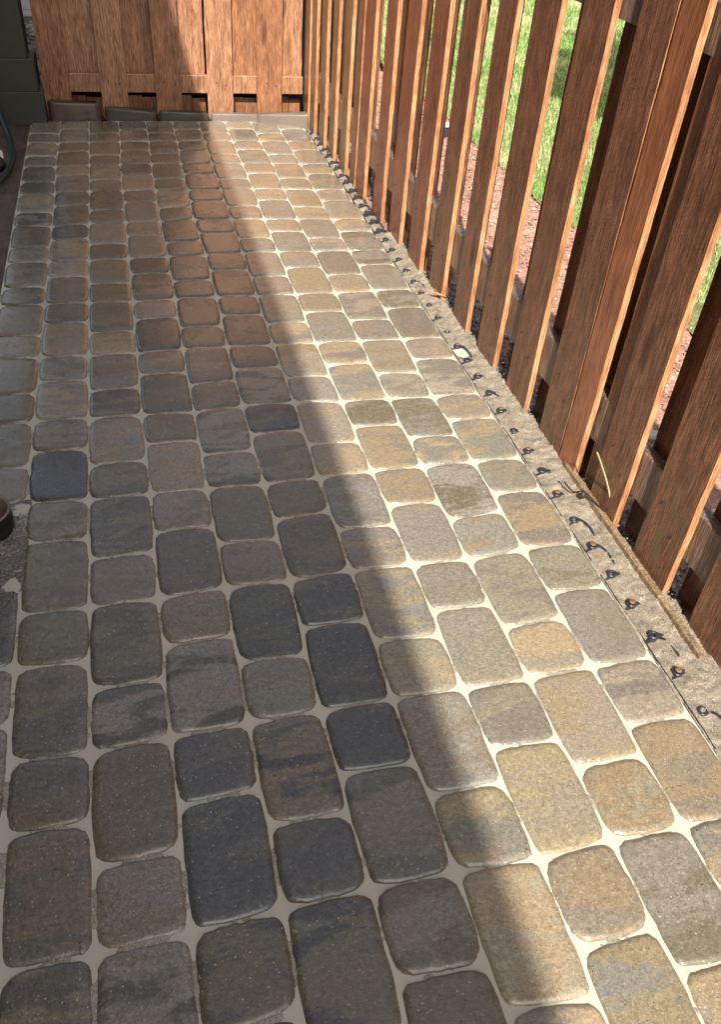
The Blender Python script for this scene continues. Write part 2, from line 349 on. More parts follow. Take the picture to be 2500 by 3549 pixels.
def make_paver(quad, cls, label):
    a, b, c, d = quad             # far-left, far-right, near-right, near-left (cell corners)
    ctr = (a+b+c+d)/4
    U = ((b-a)+(c-d))/2; V = ((a-d)+(b-c))/2
    hw, hl = U.length/2-.015, V.length/2-.018
    rc = random.uniform(.14, .20); seed = random.uniform(0, 100)
    def pt(u, v):                # bilinear so that the wobble of the rows is kept
        s = (u/(U.length)+.5); t = (v/(V.length)+.5)
        return (d*(1-s)+c*s)*(1-t)+(a*(1-s)+b*s)*t
    out = []
    for (sx, sy, q0) in ((1, 1, 0), (-1, 1, 90), (-1, -1, 180), (1, -1, 270)):
        rr = rc*random.uniform(.75, 1.25)
        for k in range(8):
            q = math.radians(q0+90*k/7.0)
            out.append((sx*(hw-rr)+rr*math.cos(q), sy*(hl-rr)+rr*math.sin(q)))
        # straight side to the next corner, slightly bulged
        nx, ny = {(1, 1): (-1, 1), (-1, 1): (-1, -1), (-1, -1): (1, -1), (1, -1): (1, 1)}[(sx, sy)]
        p0 = Vector(out[-1])
        q = math.radians(q0+90)
        p1 = Vector((nx*(hw-rc)+rc*math.cos(q), ny*(hl-rc)+rc*math.sin(q)))
        for k in range(1, 7):
            t = k/7; p = p0.lerp(p1, t); bl = .018*math.sin(math.pi*t)**.6
            out.append((p.x+math.cos(q)*bl, p.y+math.sin(q)*bl))
    n = len(out); pts = []
    for i, (x, y) in enumerate(out):
        e = .014*fn(x*3+seed, y*3)+.012*fn(x*11+seed, y*11, 3)+.012*fn(x*22+seed, y*22, 3)
        L = math.hypot(x, y); pts.append(Vector((x*(1+e/L), y*(1+e/L))))
    nor = []
    for i in range(n):
        t = pts[(i+1) % n]-pts[i-1]; t.normalize(); nor.append(Vector((-t.y, t.x)))
    tz = (random.uniform(-.008, .008), random.uniform(-.007, .007)); z0 = random.uniform(-.009, .007)
    mb = MB((ctr.x, ctr.y, 0)); vs = []
    for inset, z in ((-.002, -.36), (0, -.12), (.003, -.070), (.012, -.042), (.029, -.022), (.052, -.009), (.078, -.002), ('s', .80), ('s', .5)):
        for i in range(n):
            if inset == 's': p = pts[i]*z; q = pt(p.x, p.y); vs.append((q.x, q.y, z0+(tz[0]*(q.x-ctr.x)+tz[1]*(q.y-ctr.y)))); continue
            p = pts[i]+nor[i]*inset; q = pt(p.x, p.y)
            zz = z+z0+(tz[0]*(q.x-ctr.x)+tz[1]*(q.y-ctr.y))+(.004*fn(p.x*14+seed, p.y*14) if -.1 < z < -.001 else 0)
            vs.append((q.x, q.y, zz))
    fs = []
    R = len(vs)//n
    for k in range(R-1):
        for i in range(n): fs.append((k*n+i, k*n+(i+1) % n, k*n+n+(i+1) % n, k*n+n+i))
    fs.append(tuple(range((R-1)*n, R*n)))
    mb.add(vs, fs); o = mb.build('paver', PAVER, smooth=True)
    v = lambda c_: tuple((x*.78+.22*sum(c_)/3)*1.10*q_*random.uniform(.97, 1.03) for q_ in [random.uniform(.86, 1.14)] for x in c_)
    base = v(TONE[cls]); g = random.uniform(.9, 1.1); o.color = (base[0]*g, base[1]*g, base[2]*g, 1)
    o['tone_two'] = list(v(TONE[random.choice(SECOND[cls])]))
    tag(o, label, 'paver', GROUP); return o
corners = []
for c in range(10):
    # joints down this column
    js = []; longs = []
    for r in range(-1, 12):
        fl = (c % 2 == 0)
        A0, B0, A1, B1 = node(c, r), node(c+1, r), node(c, r+1), node(c+1, r+1)
        t = .6 if fl else .4
        t += random.uniform(-.012, .012)
        M0, M1 = A0.lerp(A1, t+random.uniform(-.012, .012)), B0.lerp(B1, t+random.uniform(-.012, .012))
        js += [(A0, B0), (M0, M1)]; longs += [fl, not fl]
    js.append((node(c, 12), node(c+1, 12)))
    if c == 0:                   # the column by the drain pipe was broken and started again
        js = [j for j in js if j[0].y > -20.3]
        keep = len(js)-1
        Y2 = [-22.12, -23.66, -24.63, -26.1, -27.1, -28.6, -29.6]
        js2 = [(Vector((0, y)), Vector((1.0+.02*i*.5, y+.03))) for i, y in enumerate(Y2)]
        segs = [(js[i], js[i+1], longs[i]) for i in range(keep)]+[(js2[i], js2[i+1], i % 2 == 0) for i in range(len(js2)-1)]
        corners += [p for j in js+js2 for p in j]
    else:
        segs = [(js[i], js[i+1], longs[i]) for i in range(len(js)-1)]
        corners += [p for j in js for p in j]
    for i, (j0, j1, lg) in enumerate(segs):
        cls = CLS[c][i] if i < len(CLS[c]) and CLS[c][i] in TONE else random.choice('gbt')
        if c == 0 and j1[0].y < -27.4: continue
        if c == 0 and i == 0: pass
        row = ORD[i]; col = ORD[c]
        shape = 'oblong' if lg else 'squarish'
        if c == 9: pl = 'rightmost column beside the sand, %s from the back fence' % row
        elif c == 0: pl = 'leftmost column, %s stone from the back fence' % row
        else: pl = '%s column from the left, %s stone from the back fence' % (col, row)
        quad = (j0[0], j0[1], j1[1], j1[0])
        if c == 9 and i == 0:
            quad = (j0[0], j0[1]+Vector((-.22, -.25)), j1[1], j1[0])
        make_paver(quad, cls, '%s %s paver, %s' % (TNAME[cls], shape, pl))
# milky water standing in the joints
b = MB(); b.add([(-.02, -31.5, -.045), (9.985, -31.5, -.045), (9.985, 2.6, -.045), (-.02, 2.6, -.045)], [(0, 1, 2, 3)])
tag(b.build('water', WATER), kind='structure')
# sand heaped in the joints, washed out where four stones meet
cn = np.array([(p.x, p.y) for p in corners]); 
def jointfield():
    st = .035; X = np.arange(-.02, 10.04, st); Y = np.arange(-30.6, 2.6, st)
    gx, gy = np.meshgrid(X, Y)
    # distance to the nearest corner
    D = np.full(gx.shape, 9.0)
    for cx, cy in cn:
        i0, i1 = np.searchsorted(X, cx-.5), np.searchsorted(X, cx+.5); j0, j1 = np.searchsorted(Y, cy-.5), np.searchsorted(Y, cy+.5)
        if i1 <= i0 or j1 <= j0: continue
        d = np.hypot(gx[j0:j1, i0:i1]-cx, gy[j0:j1, i0:i1]-cy); D[j0:j1, i0:i1] = np.minimum(D[j0:j1, i0:i1], d)
    def sm(k, seed):
        r = np.random.RandomState(seed).rand(int(len(Y)/k)+3, int(len(X)/k)+3)
        yy = np.arange(len(Y))/k; xx = np.arange(len(X))/k; y0 = yy.astype(int); x0 = xx.astype(int); fy = (yy-y0)[:, None]; fx = (xx-x0)[None]
        return (r[y0][:, x0]*(1-fy)*(1-fx)+r[y0+1][:, x0]*fy*(1-fx)+r[y0][:, x0+1]*(1-fy)*fx+r[y0+1][:, x0+1]*fy*fx)-.5
    Z = -.054+.030*sm(1.5, 1)+.026*sm(5, 2)+.03*sm(26, 3)-.08*np.exp(-(D/.21)**2)
    # away from the left the joints are full of water
    Z += .020-.006*np.clip((gx-2.5)/4, 0, 1); Z = np.minimum(Z, -.026)
    ny, nx = Z.shape
    fxx = np.abs(gx-np.round(gx)) < .13
    near = np.zeros_like(fxx)
    for cx, cy in cn:
        i0, i1 = np.searchsorted(X, cx-1.1), np.searchsorted(X, cx+1.1); j0, j1 = np.searchsorted(Y, cy-.15), np.searchsorted(Y, cy+.15)
        near[j0:j1, i0:i1] = True
    kp = (fxx | near)
    idx = np.arange(nx*ny).reshape(ny, nx)
    k = kp[:-1, :-1]
    q = np.stack([idx[:-1, :-1][k], idx[:-1, 1:][k], idx[1:, 1:][k], idx[1:, :-1][k]], 1)
    used = np.unique(q); remap = np.zeros(nx*ny, int); remap[used] = np.arange(len(used))
    V = np.stack([gx.ravel(), gy.ravel(), Z.ravel()], 1)[used]*S
    me = bpy.data.meshes.new('joint_sand'); me.from_pydata(V.tolist(), [], remap[q].tolist())
    me.polygons.foreach_set('use_smooth', [True]*len(me.polygons)); me.update()
    tag(link('joint_sand', me, JSAND), kind='stuff')
jointfield()

# ---------------------------------------------------------------- stones standing along the back
def edging_stone(x0, x1, yf0, yf1, depth, h0, h1, mat, label, rnd=.25):
    """long stone; front edge from (x0,yf0) to (x1,yf1), rounded ends, top sloping from h0 to h1"""
    n = 10; ring = []
    for cx, s0 in ((x1, -90), (x0, 90)):
        for k in range(n):
            q = math.radians(s0+180*k/(n-1)); ex = rnd*math.cos(q)*.9+(-rnd if cx == x1 else rnd)
            ring.append((cx+ex, depth/2+depth/2*math.sin(q)))
    b = MB(((x0+x1)/2, (yf0+yf1)/2+depth/2, 0)); vs = []
    N = len(ring)
    L = lambda x: (x-x0)/(x1-x0)
    for ins, z in ((0, -.2), (0, .72), (.02, .9), (.05, .97), (.10, 1.0)):
        for i, (x, y) in enumerate(ring):
            t = L(x); h = h0+(h1-h0)*t; cx, cy = (x0+x1)/2, depth/2
            xx = x+(cx-x)*ins*.5; yy = y+(cy-y)*ins*1.6
            e = .035*fn(x*4, y*6, z*3)
            vs.append((xx+e, yy+yf0+(yf1-yf0)*t+e, z*h+(.07*fn(x*2.2, y*5, 2)+.05*fn(x*8, y*9, z) if z > .5 else 0)))
    fs = []
    for k in range(4):
        for i in range(N): fs.append((k*N+i, k*N+(i+1) % N, k*N+N+(i+1) % N, k*N+N+i))
    fs.append(tuple(range(4*N, 5*N))); b.add(vs, fs)
    return tag(b.build('edging_stone', mat, smooth=True), label, 'edging stone', 'long stones standing along the back fence')
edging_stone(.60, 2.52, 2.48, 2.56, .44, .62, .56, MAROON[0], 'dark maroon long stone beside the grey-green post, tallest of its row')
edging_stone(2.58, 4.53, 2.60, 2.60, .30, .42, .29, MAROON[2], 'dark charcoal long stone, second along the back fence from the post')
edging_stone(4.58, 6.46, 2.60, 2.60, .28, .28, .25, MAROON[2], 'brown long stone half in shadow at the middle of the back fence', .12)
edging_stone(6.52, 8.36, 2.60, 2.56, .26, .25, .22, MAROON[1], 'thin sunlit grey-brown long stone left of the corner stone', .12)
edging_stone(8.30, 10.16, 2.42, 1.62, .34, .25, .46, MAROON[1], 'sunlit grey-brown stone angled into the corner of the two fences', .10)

# ---------------------------------------------------------------- back fence
def plank(b, x0, x1, y0, y1, z0, z1, edge=None, seed=0.0, wob=.012, nz=26, along='x', lean=0.0, facem=0, edgem=1):
    """upright board with slightly uneven long edges. along='x': wide in x; 'y': wide in y"""
    vs = []; fs = []; ms = []
    for k in range(nz+1):
        z = z0+(z1-z0)*k/nz; e0 = wob*fn(z*1.3, seed)+wob*.5*fn(z*5, seed+3); e1 = wob*fn(z*1.3, seed+9)+wob*.5*fn(z*5, seed+13); l = lean*(z-z0)
        bw = wob*.6*fn(z*.4, seed+20)
        if along == 'x': vs += [(x0+e0+l, y0+bw, z), (x1+e1+l, y0+bw, z), (x1+e1+l, y1+bw, z), (x0+e0+l, y1+bw, z)]
        else: vs += [(x0+bw, y1+e1+l, z), (x0+bw, y0+e0+l, z), (x1+bw, y0+e0+l, z), (x1+bw, y1+e1+l, z)]
    # four corners a,b,c,d: face a-b, b-c edge, c-d back, d-a edge
    for k in range(nz):
        for i in range(4):
            fs.append((k*4+i, k*4+(i+1) % 4, k*4+4+(i+1) % 4, k*4+4+i)); ms.append(facem if i in (0, 2) else edgem)
    fs.append((3, 2, 1, 0)); ms.append(edgem); fs.append(tuple(nz*4+i for i in range(4))); ms.append(edgem)
    b.add(vs, fs, ms)
def nail(c, d, parent):
    d = Vector(d); u = d.cross(Vector((0, 0, 1))).normalized(); v = d.cross(u); c = Vector(c); b = MB(c); vs = []
    for rr, h in ((.026, -.03), (.026, .004), (.016, .012)):
        for k in range(10):
            q = math.pi*k/5; vs.append(tuple(c+(u*math.cos(q)+v*math.sin(q))*rr+d*h))
    fs = [(k+10*a, (k+1) % 10+10*a, (k+1) % 10+10*a+10, k+10*a+10) for a in (0, 1) for k in range(10)]+[tuple(range(20, 30))]
    b.add(vs, fs); return b.build('nail', NAIL, parent)
bf = empty('board_fence', (5.4, 2.95, 0))
tag(bf, 'orange-brown wooden board fence across the far end of the patio', 'fence')
BX = [(.56, 1.50), (2.57, 3.52), (4.56, 5.48), (6.47, 7.43), (8.36, 9.32)]
for i, (x0, x1) in enumerate(BX):
    b = MB((x0, 2.95, 0)); plank(b, x0, x1, 2.95, 3.06, -.05, 10.8, seed=i*3.1, wob=.02, nz=20)
    b.build('board', [BOARD[i % 2], BOARD[1]], bf)
    for dx in (.28, .66): nail((x0+dx+.02*i, 2.935, 1.24-.08*(dx > .5)), (0, -1, 0), bf)
BX2 = [(1.35, 2.66), (3.42, 4.66), (5.38, 6.42), (7.33, 8.47), (9.22, 10.14)]
for i, (x0, x1) in enumerate(BX2):
    b = MB((x0, 3.29, 0)); plank(b, x0, x1, 3.29, 3.40, 1.40, 10.8, seed=i*4.7+50, wob=.02, nz=20)
    b.build('recessed_board', [BOARD[(i+1) % 2], BOARD[1]], bf)
    b = MB((x0, 3.52, 0)); plank(b, x0, (x0+x1)/2-.01, 3.52, 3.6, -.1, .60+.03*(i % 3), seed=i, nz=3); plank(b, (x0+x1)/2+.01, x1, 3.52, 3.6, -.1, .55+.03*(i % 2), seed=i+9, nz=3)
    b.build('kick_board', [BOARD[0], BOARD[1]], bf)
b = MB((.56, 3.07, 1)); b.box(.60, 10.16, 3.07, 3.28, .84, 1.46, bev=.02); b.build('rail', BOARD[1], bf)
b = MB((.56, 3.07, 7)); b.box(.60, 10.16, 3.07, 3.28, 7.4, 8.0, bev=.02); b.build('rail', BOARD[1], bf)

# ---------------------------------------------------------------- right-hand picket fence
pf = empty('picket_fence', (10.6, -12, 0))
tag(pf, 'long brown cedar picket fence with open gaps along the right side', 'fence')
NP = [(2.75, 1.98, 0), (1.74, .88, 2), (.19, -.67, 2), (-1.39, -2.15, 2), (-2.95, -3.77, 2), (-4.34, -5.02, 0), (-5.10, -6.15, 1), (-7.14, -8.10, 1), (-8.87, -9.92, 1),
      (-10.73, -11.77, 1), (-12.52, -13.50, 0), (-14.33, -15.22, 0), (-15.92, -16.92, 0), (-17.64, -18.62, 0), (-19.34, -20.26, 0), (-20.33, -20.92, 3),
      (-21.52, -22.40, 0), (-23.07, -24.03, 0), (-24.72, -25.66, 0), (-26.4, -27.4, 0), (-28.1, -29.1, 1), (-29.8, -30.8, 0), (-31.5, -32.5, 1), (-33.2, -34.2, 0)]
FH = 8.3
for i, (ya, yb, m) in enumerate(NP):
    ym = (ya+yb)/2; X = fenceX(ym); off = -.03 if m == 3 else 0
    b = MB((X, ym, 0)); plank(b, X+off, X+off+.115, yb, ya, -.12, FH+.05*fn(i*3.3, 0), seed=i*2.3, wob=.020, nz=40, along='y', lean=.004*fn(i*1.7, 5))
    if m == 3: o = b.build('narrow_board', [PLANED, EDGE], pf); tag(o, 'smooth orange planed board between two rough pickets')
    else: b.build('picket', [FACE[m], EDGE], pf)
    if 5 < i < 20 and m != 3:
        for t, zz in ((.25, 1.45), (.72, 1.12)): nail((X-.003, ya+(yb-ya)*t, zz-.12*(i > 15)), (-1, 0, 0), pf)
FP = [(1.9, .9), (.2, -.85), (-1.3, -2.3), (-3.0, -4.0), (-4.5, -5.5), (-5.9, -6.75), (-7.0, -7.95), (-8.50, -9.54), (-10.25, -11.28), (-11.95, -12.98), (-13.62, -14.6), (-15.15, -16.15), (-16.92, -17.95), (-18.40, -19.42),
      (-20.0, -21.0), (-22.26, -23.3), (-24.0, -25.0), (-25.8, -26.8), (-27.6, -28.6), (-29.3, -30.3), (-31, -32)]
for i, (ya, yb) in enumerate(FP):
    ym = (ya+yb)/2; X = fenceX(ym)+.345
    b = MB((X, ym, 0)); plank(b, X, X+.085, yb, ya-(.14 if ym > -15 else 0), -.12, FH+.05*fn(i*3.3, 7), seed=i*2.9+70, wob=.018, nz=24, along='y')
    b.build('rear_picket', [FACE[0], FACE[0]], pf)
def railpiece(y0, y1, zt0, zt1, h, name='rail', mat=RAIL):
    b = MB((fenceX(y0), y0, 0)); n = 12; vs = []; fs = []
    for k in range(n+1):
        t = k/n; y = y0+(y1-y0)*t; X = fenceX(y)+.118; zt = zt0+(zt1-zt0)*t
        e = .012*fn(y*1.5, 3)
        vs += [(X+e, y, zt-h), (X+.225+e, y, zt-h), (X+.225+e, y, zt-.02), (X+.20+e, y, zt), (X+.02+e, y, zt), (X+e, y, zt-.02)]
    for k in range(n):
        for i in range(6): fs.append((k*6+i, k*6+6+i, k*6+6+(i+1) % 6, k*6+(i+1) % 6))
    fs.append((0, 1, 2, 3, 4, 5)); fs.append(tuple(n*6+5-i for i in range(6)))
    b.add(vs, fs); return b.build(name, mat, pf)
railpiece(-21.3, 2.8, 1.80, 1.98, .88); railpiece(-35, -21.62, 1.55, 1.66, .85)
railpiece(-21.3, 2.8, 7.7, 7.8, .6); railpiece(-35, -21.62, 7.6, 7.7, .6)
b = MB((fenceX(-21.1)+.12, -21.1, 0)); b.box(fenceX(-21.1)+.125, fenceX(-21.1)+.62, -21.60, -21.05, -.2, FH-.1, bev=.015); b.build('post', FACE[0], pf)
b = MB((fenceX(-8)+.12, -5.6, 0)); b.box(fenceX(-5.6)+.35, fenceX(-5.6)+.80, -6.9, -6.4, -.2, FH-.1, bev=.015); b.build('post', FACE[0], pf)
b = MB((10.7, 3, 0)); b.box(10.28, 10.75, 2.9, 3.35, -.2, FH-.1, bev=.015); b.build('post', FACE[0], pf)

# ---------------------------------------------------------------- sand bank and plastic edging
def sand_outer(y):
    return fenceX(y)-.02+.07*fbm(y*1.1, 4)+.06*fn(y*4.5, 8)+(.0 if y > -9 else .08)+.16*max(0, fn(y*2.2, 31))+.05*fn(y*9, 12)
def sandz(x, y):
    xo = sand_outer(y); t = (x-10.03)/(xo-10.03)
    z = -.040+.03*fn(x*3, y*1.5)+.026*fn(x*9, y*9)+.014*fn(x*25, y*25)
    z += .13*max(0, min(1, t))**1.6*(.5 if y > -9 else 1.0)
    if t > .86: z += .03*fn(x*14, y*14, 3)
    if y > -9: z -= .06+.08*fn(1, y*2)
    z -= .09*math.exp(-((x-10.32)**2/.05+(y+15.95)**2/.06))
    if t > 1: z -= 6.0*(x-xo)
    return max(z, -.5)
def sandmesh():
    ny = 900; nx = 34; vs = []; fs = []
    for j in range(ny):
        y = -31+33.2*j/(ny-1); xo = sand_outer(y)
        for i in range(nx):
            u = i/(nx-1)*1.12
            x = 9.99+(xo-9.99)*min(u, 1.0)+max(0, u-1)*.5
            vs.append((x, y, sandz(x, y)))
    for j in range(ny-1):
        for i in range(nx-1): fs.append((j*nx+i, j*nx+i+1, j*nx+nx+i+1, j*nx+nx+i))
    b = MB(); b.add(vs, fs); return b.build('sand', SAND, smooth=True)
tag(sandmesh(), kind='stuff')
def crumbs():
    r = random.Random(12); b = MB((10.3, -15, 0))
    for i in range(1500):
        y = r.uniform(-30.5, 1.5); xo = sand_outer(y); t = r.random()**.6; x = 10.06+(xo-10.0)*t
        rad = r.uniform(.008, .022)*(1.5 if t > .8 and r.random() < .3 else 1)
        n = 6; vs = []; fs = []; a0 = r.uniform(0, 6); z = sandz(min(x, xo-.01), y)
        for pr, pz in ((.001, .8), (.8, .45), (1, -.2)):
            for k in range(n):
                q = a0+2*math.pi*k/n; e = r.uniform(.75, 1.25); vs.append((x+rad*pr*math.cos(q)*e, y+rad*pr*math.sin(q)*e, z+rad*pz))
        for i_ in range(2):
            for k in range(n): fs.append((i_*n+k, i_*n+(k+1) % n, i_*n+n+(k+1) % n, i_*n+n+k))
        b.add(vs, fs)
    tag(b.build('sand_crumbs', SAND), kind='stuff')
crumbs()
pe = empty('paver_edging', (10.05, -14, 0))
tag(pe, 'black plastic edging strip half buried in sand beside the rightmost pavers', 'edging')
b = MB((10.05, -14, 0)); vs = []; fs = []; n = 260
for k in range(n+1):
    y = -30.5+32*k/n; e = .008*fn(y*2, 1); z = -.012+.008*fn(y*3, 5)
    z -= .016+.03*max(0, fn(y*1.7, 41)); vs += [(10.020+e, y, -.3), (10.020+e, y, z), (10.036+e, y, z), (10.036+e, y, -.3)]
for k in range(n):
    for i in range(3): fs.append((k*4+i, k*4+4+i, k*4+4+i+1, k*4+i+1))
b.add(vs, fs); b.build('edging_lip', PLASTIC, pe)
tabs = [1.1-.70*i for i in range(45)]
nails = {}
for i, y in enumerate(tabs):
    y += random.uniform(-.03, .03); xt = 10.19; zt = .016+random.uniform(-.036, .012)*(1 if i % 2 else .3)+(.015 if y > -9 else 0)
    b = MB((xt, y, 0)); k = 16
    b.lathe((xt, y, zt), [(.035, -.12), (.035, 0), (.045, .008), (.072, .008), (.082, -.004), (.082, -.15)], 16)
    # gusset to the right, arm to the lip
    b.add([(xt+.06, y-.05, zt-.002), (xt+.06, y+.05, zt-.002), (xt+.24, y-.015, zt-.045), (xt+.06, y-.05, zt-.2), (xt+.06, y+.05, zt-.2), (xt+.24, y-.015, zt-.2)],
          [(0, 2, 1), (0, 3, 5, 2), (1, 2, 5, 4)])
    b.add([(10.04, y-.10, zt-.05), (10.04, y-.06, zt-.05), (xt-.02, y-.03, zt-.012), (xt-.02, y-.07, zt-.012), (10.04, y-.10, -.2), (xt-.02, y-.07, -.2)], [(0, 3, 2, 1), (0, 4, 5, 3)])
    o = b.build('spike_loop', PLASTIC, pe)
    if (i % 2 == 0 and y < -1.0) or (y < -7 and random.random() < .08):
        m = MB((xt, y, zt)); m.lathe((xt, y, zt), [(.0001, .052), (.035, .052), (.050, .044), (.054, .034), (.050, .022), (.028, .016), (.024, -.1)], 16)
        m.lathe((xt, y, zt), [(.0001, .0521), (.03, .0521)], 16)
        sp = m.build('spike', RUST, pe, smooth=True)
# curved back bars of the edging, showing here and there
for i, y in enumerate(tabs[:-1]):
    if not (y > -10.5 or random.random() < .5): continue
    z = .02 if y > -8.5 else .012+random.uniform(-.02, .008)
    y1 = tabs[i+1]+.10; b = MB((10.3, y, 0))
    xr = 10.37+random.uniform(-.02, .01); P_ = catmull([(10.24, y-.02, z-.02), (xr-.05, y-.07, z), (xr, y-.2, z), (xr+.01, y1+.12, z-.01), (xr-.01, y1, z-.06)], 5)
    for a_, c_ in zip(P_[:-1], P_[1:]):
        wv = Vector((c_.y-a_.y, a_.x-c_.x, 0)); wv = wv.normalized()*.022 if wv.length else Vector((.02, 0, 0))
        q = [a_-wv, a_+wv, c_+wv, c_-wv]; lo = [v_-Vector((0, 0, .09)) for v_ in q]
        b.add([tuple(v_) for v_ in q+lo], [(0, 1, 2, 3), (0, 4, 5, 1), (2, 6, 7, 3), (0, 3, 7, 4), (1, 5, 6, 2)])
    b.build('edging_rib', PLASTIC, pe)
# wooden strip along the foot of the fence
b = MB((10.55, -23, 0)); vs = []; fs = []; n = 30
for k in range(n+1):
    t = k/n; y = -20.62-4.75*t; x = 10.61-.02*t+.012*fn(y, 3); z = .16-.05*t
    vs += [(x, y, -.2), (x, y, z), (x+.10, y, z+.005), (x+.10, y, -.2)]
for k in range(n):
    for i in range(3): fs.append((k*4+i, k*4+i+1, k*4+4+i+1, k*4+4+i))
fs += [(0, 3, 2, 1), (n*4, n*4+1, n*4+2, n*4+3)]
b.add(vs, fs); tag(b.build('wood_strip', mat_wood('weathered_strip', (.10, .06, .03), (.24, .16, .09), (.42, .32, .2), .5, saw=False, knots=False)), 'narrow weathered wooden strip half buried in sand at the foot of the picket fence', 'wood strip')
# milky puddle on the sand
b = MB((10.3, -15.9, 0)); vs = [(10.33+.25*math.cos(q*math.pi/16)*(1+.25*fn(math.cos(q*math.pi/16)*2, math.sin(q*math.pi/16)*2)), -15.95+.30*math.sin(q*math.pi/16), .012) for q in range(32)]
vs = [(10.33+(a-10.33)*1.25, y, -.045) for a, y, z in vs]
b.add(vs, [tuple(range(32))]); tag(b.build('puddle', WATER), kind='stuff')

# ---------------------------------------------------------------- small loose things
def thing(b, name, mat, label, cat, smooth=True): return tag(b.build(name, mat, smooth=smooth), label, cat)
b = MB((10.78, -22.3, 0)); b.tube(catmull([(10.80, -22.28, .0), (10.70, -22.05, .55), (10.52, -21.9, 1.0), (10.36, -21.85, 1.3)], 6), [.013]*18+[.009], 8)
thing(b, 'straw', STRAW, 'pale yellow straw leaning up from the sand by the wooden strip', 'straw')
b = MB((10.45, -21.6, 0)); b.tube(catmull([(10.33, -21.2, .18), (10.40, -21.45, .14), (10.52, -21.6, .24), (10.62, -21.9, .20), (10.74, -22.2, .16)], 6), .014, 6)  # dark tube modelled where the straw casts its shadow
b.lathe((10.50, -21.62, .17), [(.0001, .08), (.04, .06), (.06, 0), (.04, -.05)], 8)
thing(b, 'streak', STREAK, 'thin dark curled twig standing in for the shadow of the straw', 'streak')
b = MB((10.56, -13.4, 0)); b.tube([(10.28, -13.2, .16), (10.45, -13.42, .19), (10.60, -13.6, .20)], [.012, .030, .010], 6)
b.tube([(10.45, -13.42, .19), (10.42, -13.2, .23)], [.016, .006], 6)
thing(b, 'wood_splinter', CHIP, 'bright orange wood splinter on the sand edge against a picket', 'splinter', False)
# hose
b = MB((-1, -1, 0)); b.tube(catmull([(-1.5, 1.6, 2.2), (-1.05, 1.4, 1.3), (-.85, 1.0, .62), (-.60, .2, .22), (-.42, -1.0, .08), (-.36, -2.4, .05), (-.50, -3.7, .05), (-.85, -4.8, .05), (-1.6, -5.4, .05), (-2.6, -5.0, .05)], 8), .09, 14)
thing(b, 'garden_hose', HOSE, 'dark teal garden hose curling on the soil at the left edge', 'hose')
b = MB((-.8, -2, 0)); r_ = random.Random(3)
b.lathe((-1.0, -2.6, -.1), [(.0001, .5), (.25, .48), (.42, .3), (.5, .1), (.52, -.05)], 14)  # plain black lump, no particular object
thing(b, 'dark_lump', mat_simple('black_wet_lump', (.012, .011, .011), .3, .3, 30, .6), 'black wet rock inside the curl of the garden hose', 'lump')
b = MB((-.78, -2.0, 0)); b.add([(-.80, -2.6, .10), (-.66, -2.7, .07), (-.62, -2.0, .10), (-.70, -1.5, .16), (-.80, -1.6, .18), (-.74, -2.1, .16)], [(0, 1, 2, 5), (5, 2, 3, 4)])
thing(b, 'plastic_scrap', WHITE, 'small white scrap lying inside the curl of the garden hose', 'scrap', False)
# drain pipe
dp = empty('drain_pipe', (.30, -21.0, 0)); tag(dp, 'black drain pipe collar with a worn rim standing in the grit at left', 'drain pipe')
b = MB((.30, -21.0, 0)); b.lathe((.42, -20.62, 0), [(.41, -.1), (.42, .1), (.40, .14), (.43, .18), (.40, .24), (.415, .34)], 32); b.build('collar', mat_simple('black_pipe', (.012, .012, .013), .4, .3, 60, .6), dp, True)
b = MB((.30, -21.0, 0)); b.lathe((.42, -20.62, 0), [(.415, .34), (.41, .362), (.385, .365), (.37, .35), (.365, .0), (.3, -.05)], 32); b.build('rim', RIM, dp, True)
b = MB((.30, -21.0, 0)); b.lathe((.30, -20.50, 0), [(.20, -.1), (.20, 3.0)], 24); b.build('inner_pipe', mat_simple('brown_downpipe', (.10, .085, .06), .5, .2, 30, .3), dp, True)
# post at the far left with stepped base
pp = empty('corner_post', (-.5, 2.6, 0)); tag(pp, 'dark grey-green boxed post on a stepped base left of the board fence', 'post')
b = MB((-.5, 2.6, 0)); b.box(-1.9, .22, 2.32, 3.7, 2.06, 15, bev=.02); b.build('shaft', GREENGREY, pp)
b = MB((-.5, 2.6, 0)); b.box(-2.0, .43, 2.26, 3.8, 1.02, 2.06, bev=.02); b.build('upper_base', GREENGREY, pp)
b = MB((-.5, 2.6, 0)); b.box(-2.1, .57, 2.18, 3.9, -.1, 1.02, bev=.02); b.build('lower_base', GREENGREY, pp)

# ---------------------------------------------------------------- beyond the fences
b = MB((-4, 24, 0)); b.box(-6, 1.6, 24, 30, -.4, 4.2)
wh = empty('neighbour_house', (-4, 24, 0)); tag(wh, 'white clapboard wall glimpsed in the gap left of the board fence', 'house')
b.build('wall', mat_siding('white_siding', (.62, .62, .6), 7), wh)
sh = empty('dark_backing', (7, 6, 0)); tag(sh, 'dark added shed wall showing as black in the gaps of the far fences', 'backing')  # near-black block added so the fence gaps read as deep shade
b = MB((7, 6, 0)); b.box(.95, 12.75, 4.7, 12, -.5, 12.5); b.build('wall', mat_simple('black_backing', (.010, .008, .007), .8, .3, 30, .5), sh)
b = MB((7, 6, 0)); b.box(.7, 13.0, 4.5, 12.2, 12.6, 12.9); b.build('roof', mat_simple('backing_top', (.05, .05, .05), .9, .3, 30, .5), sh)
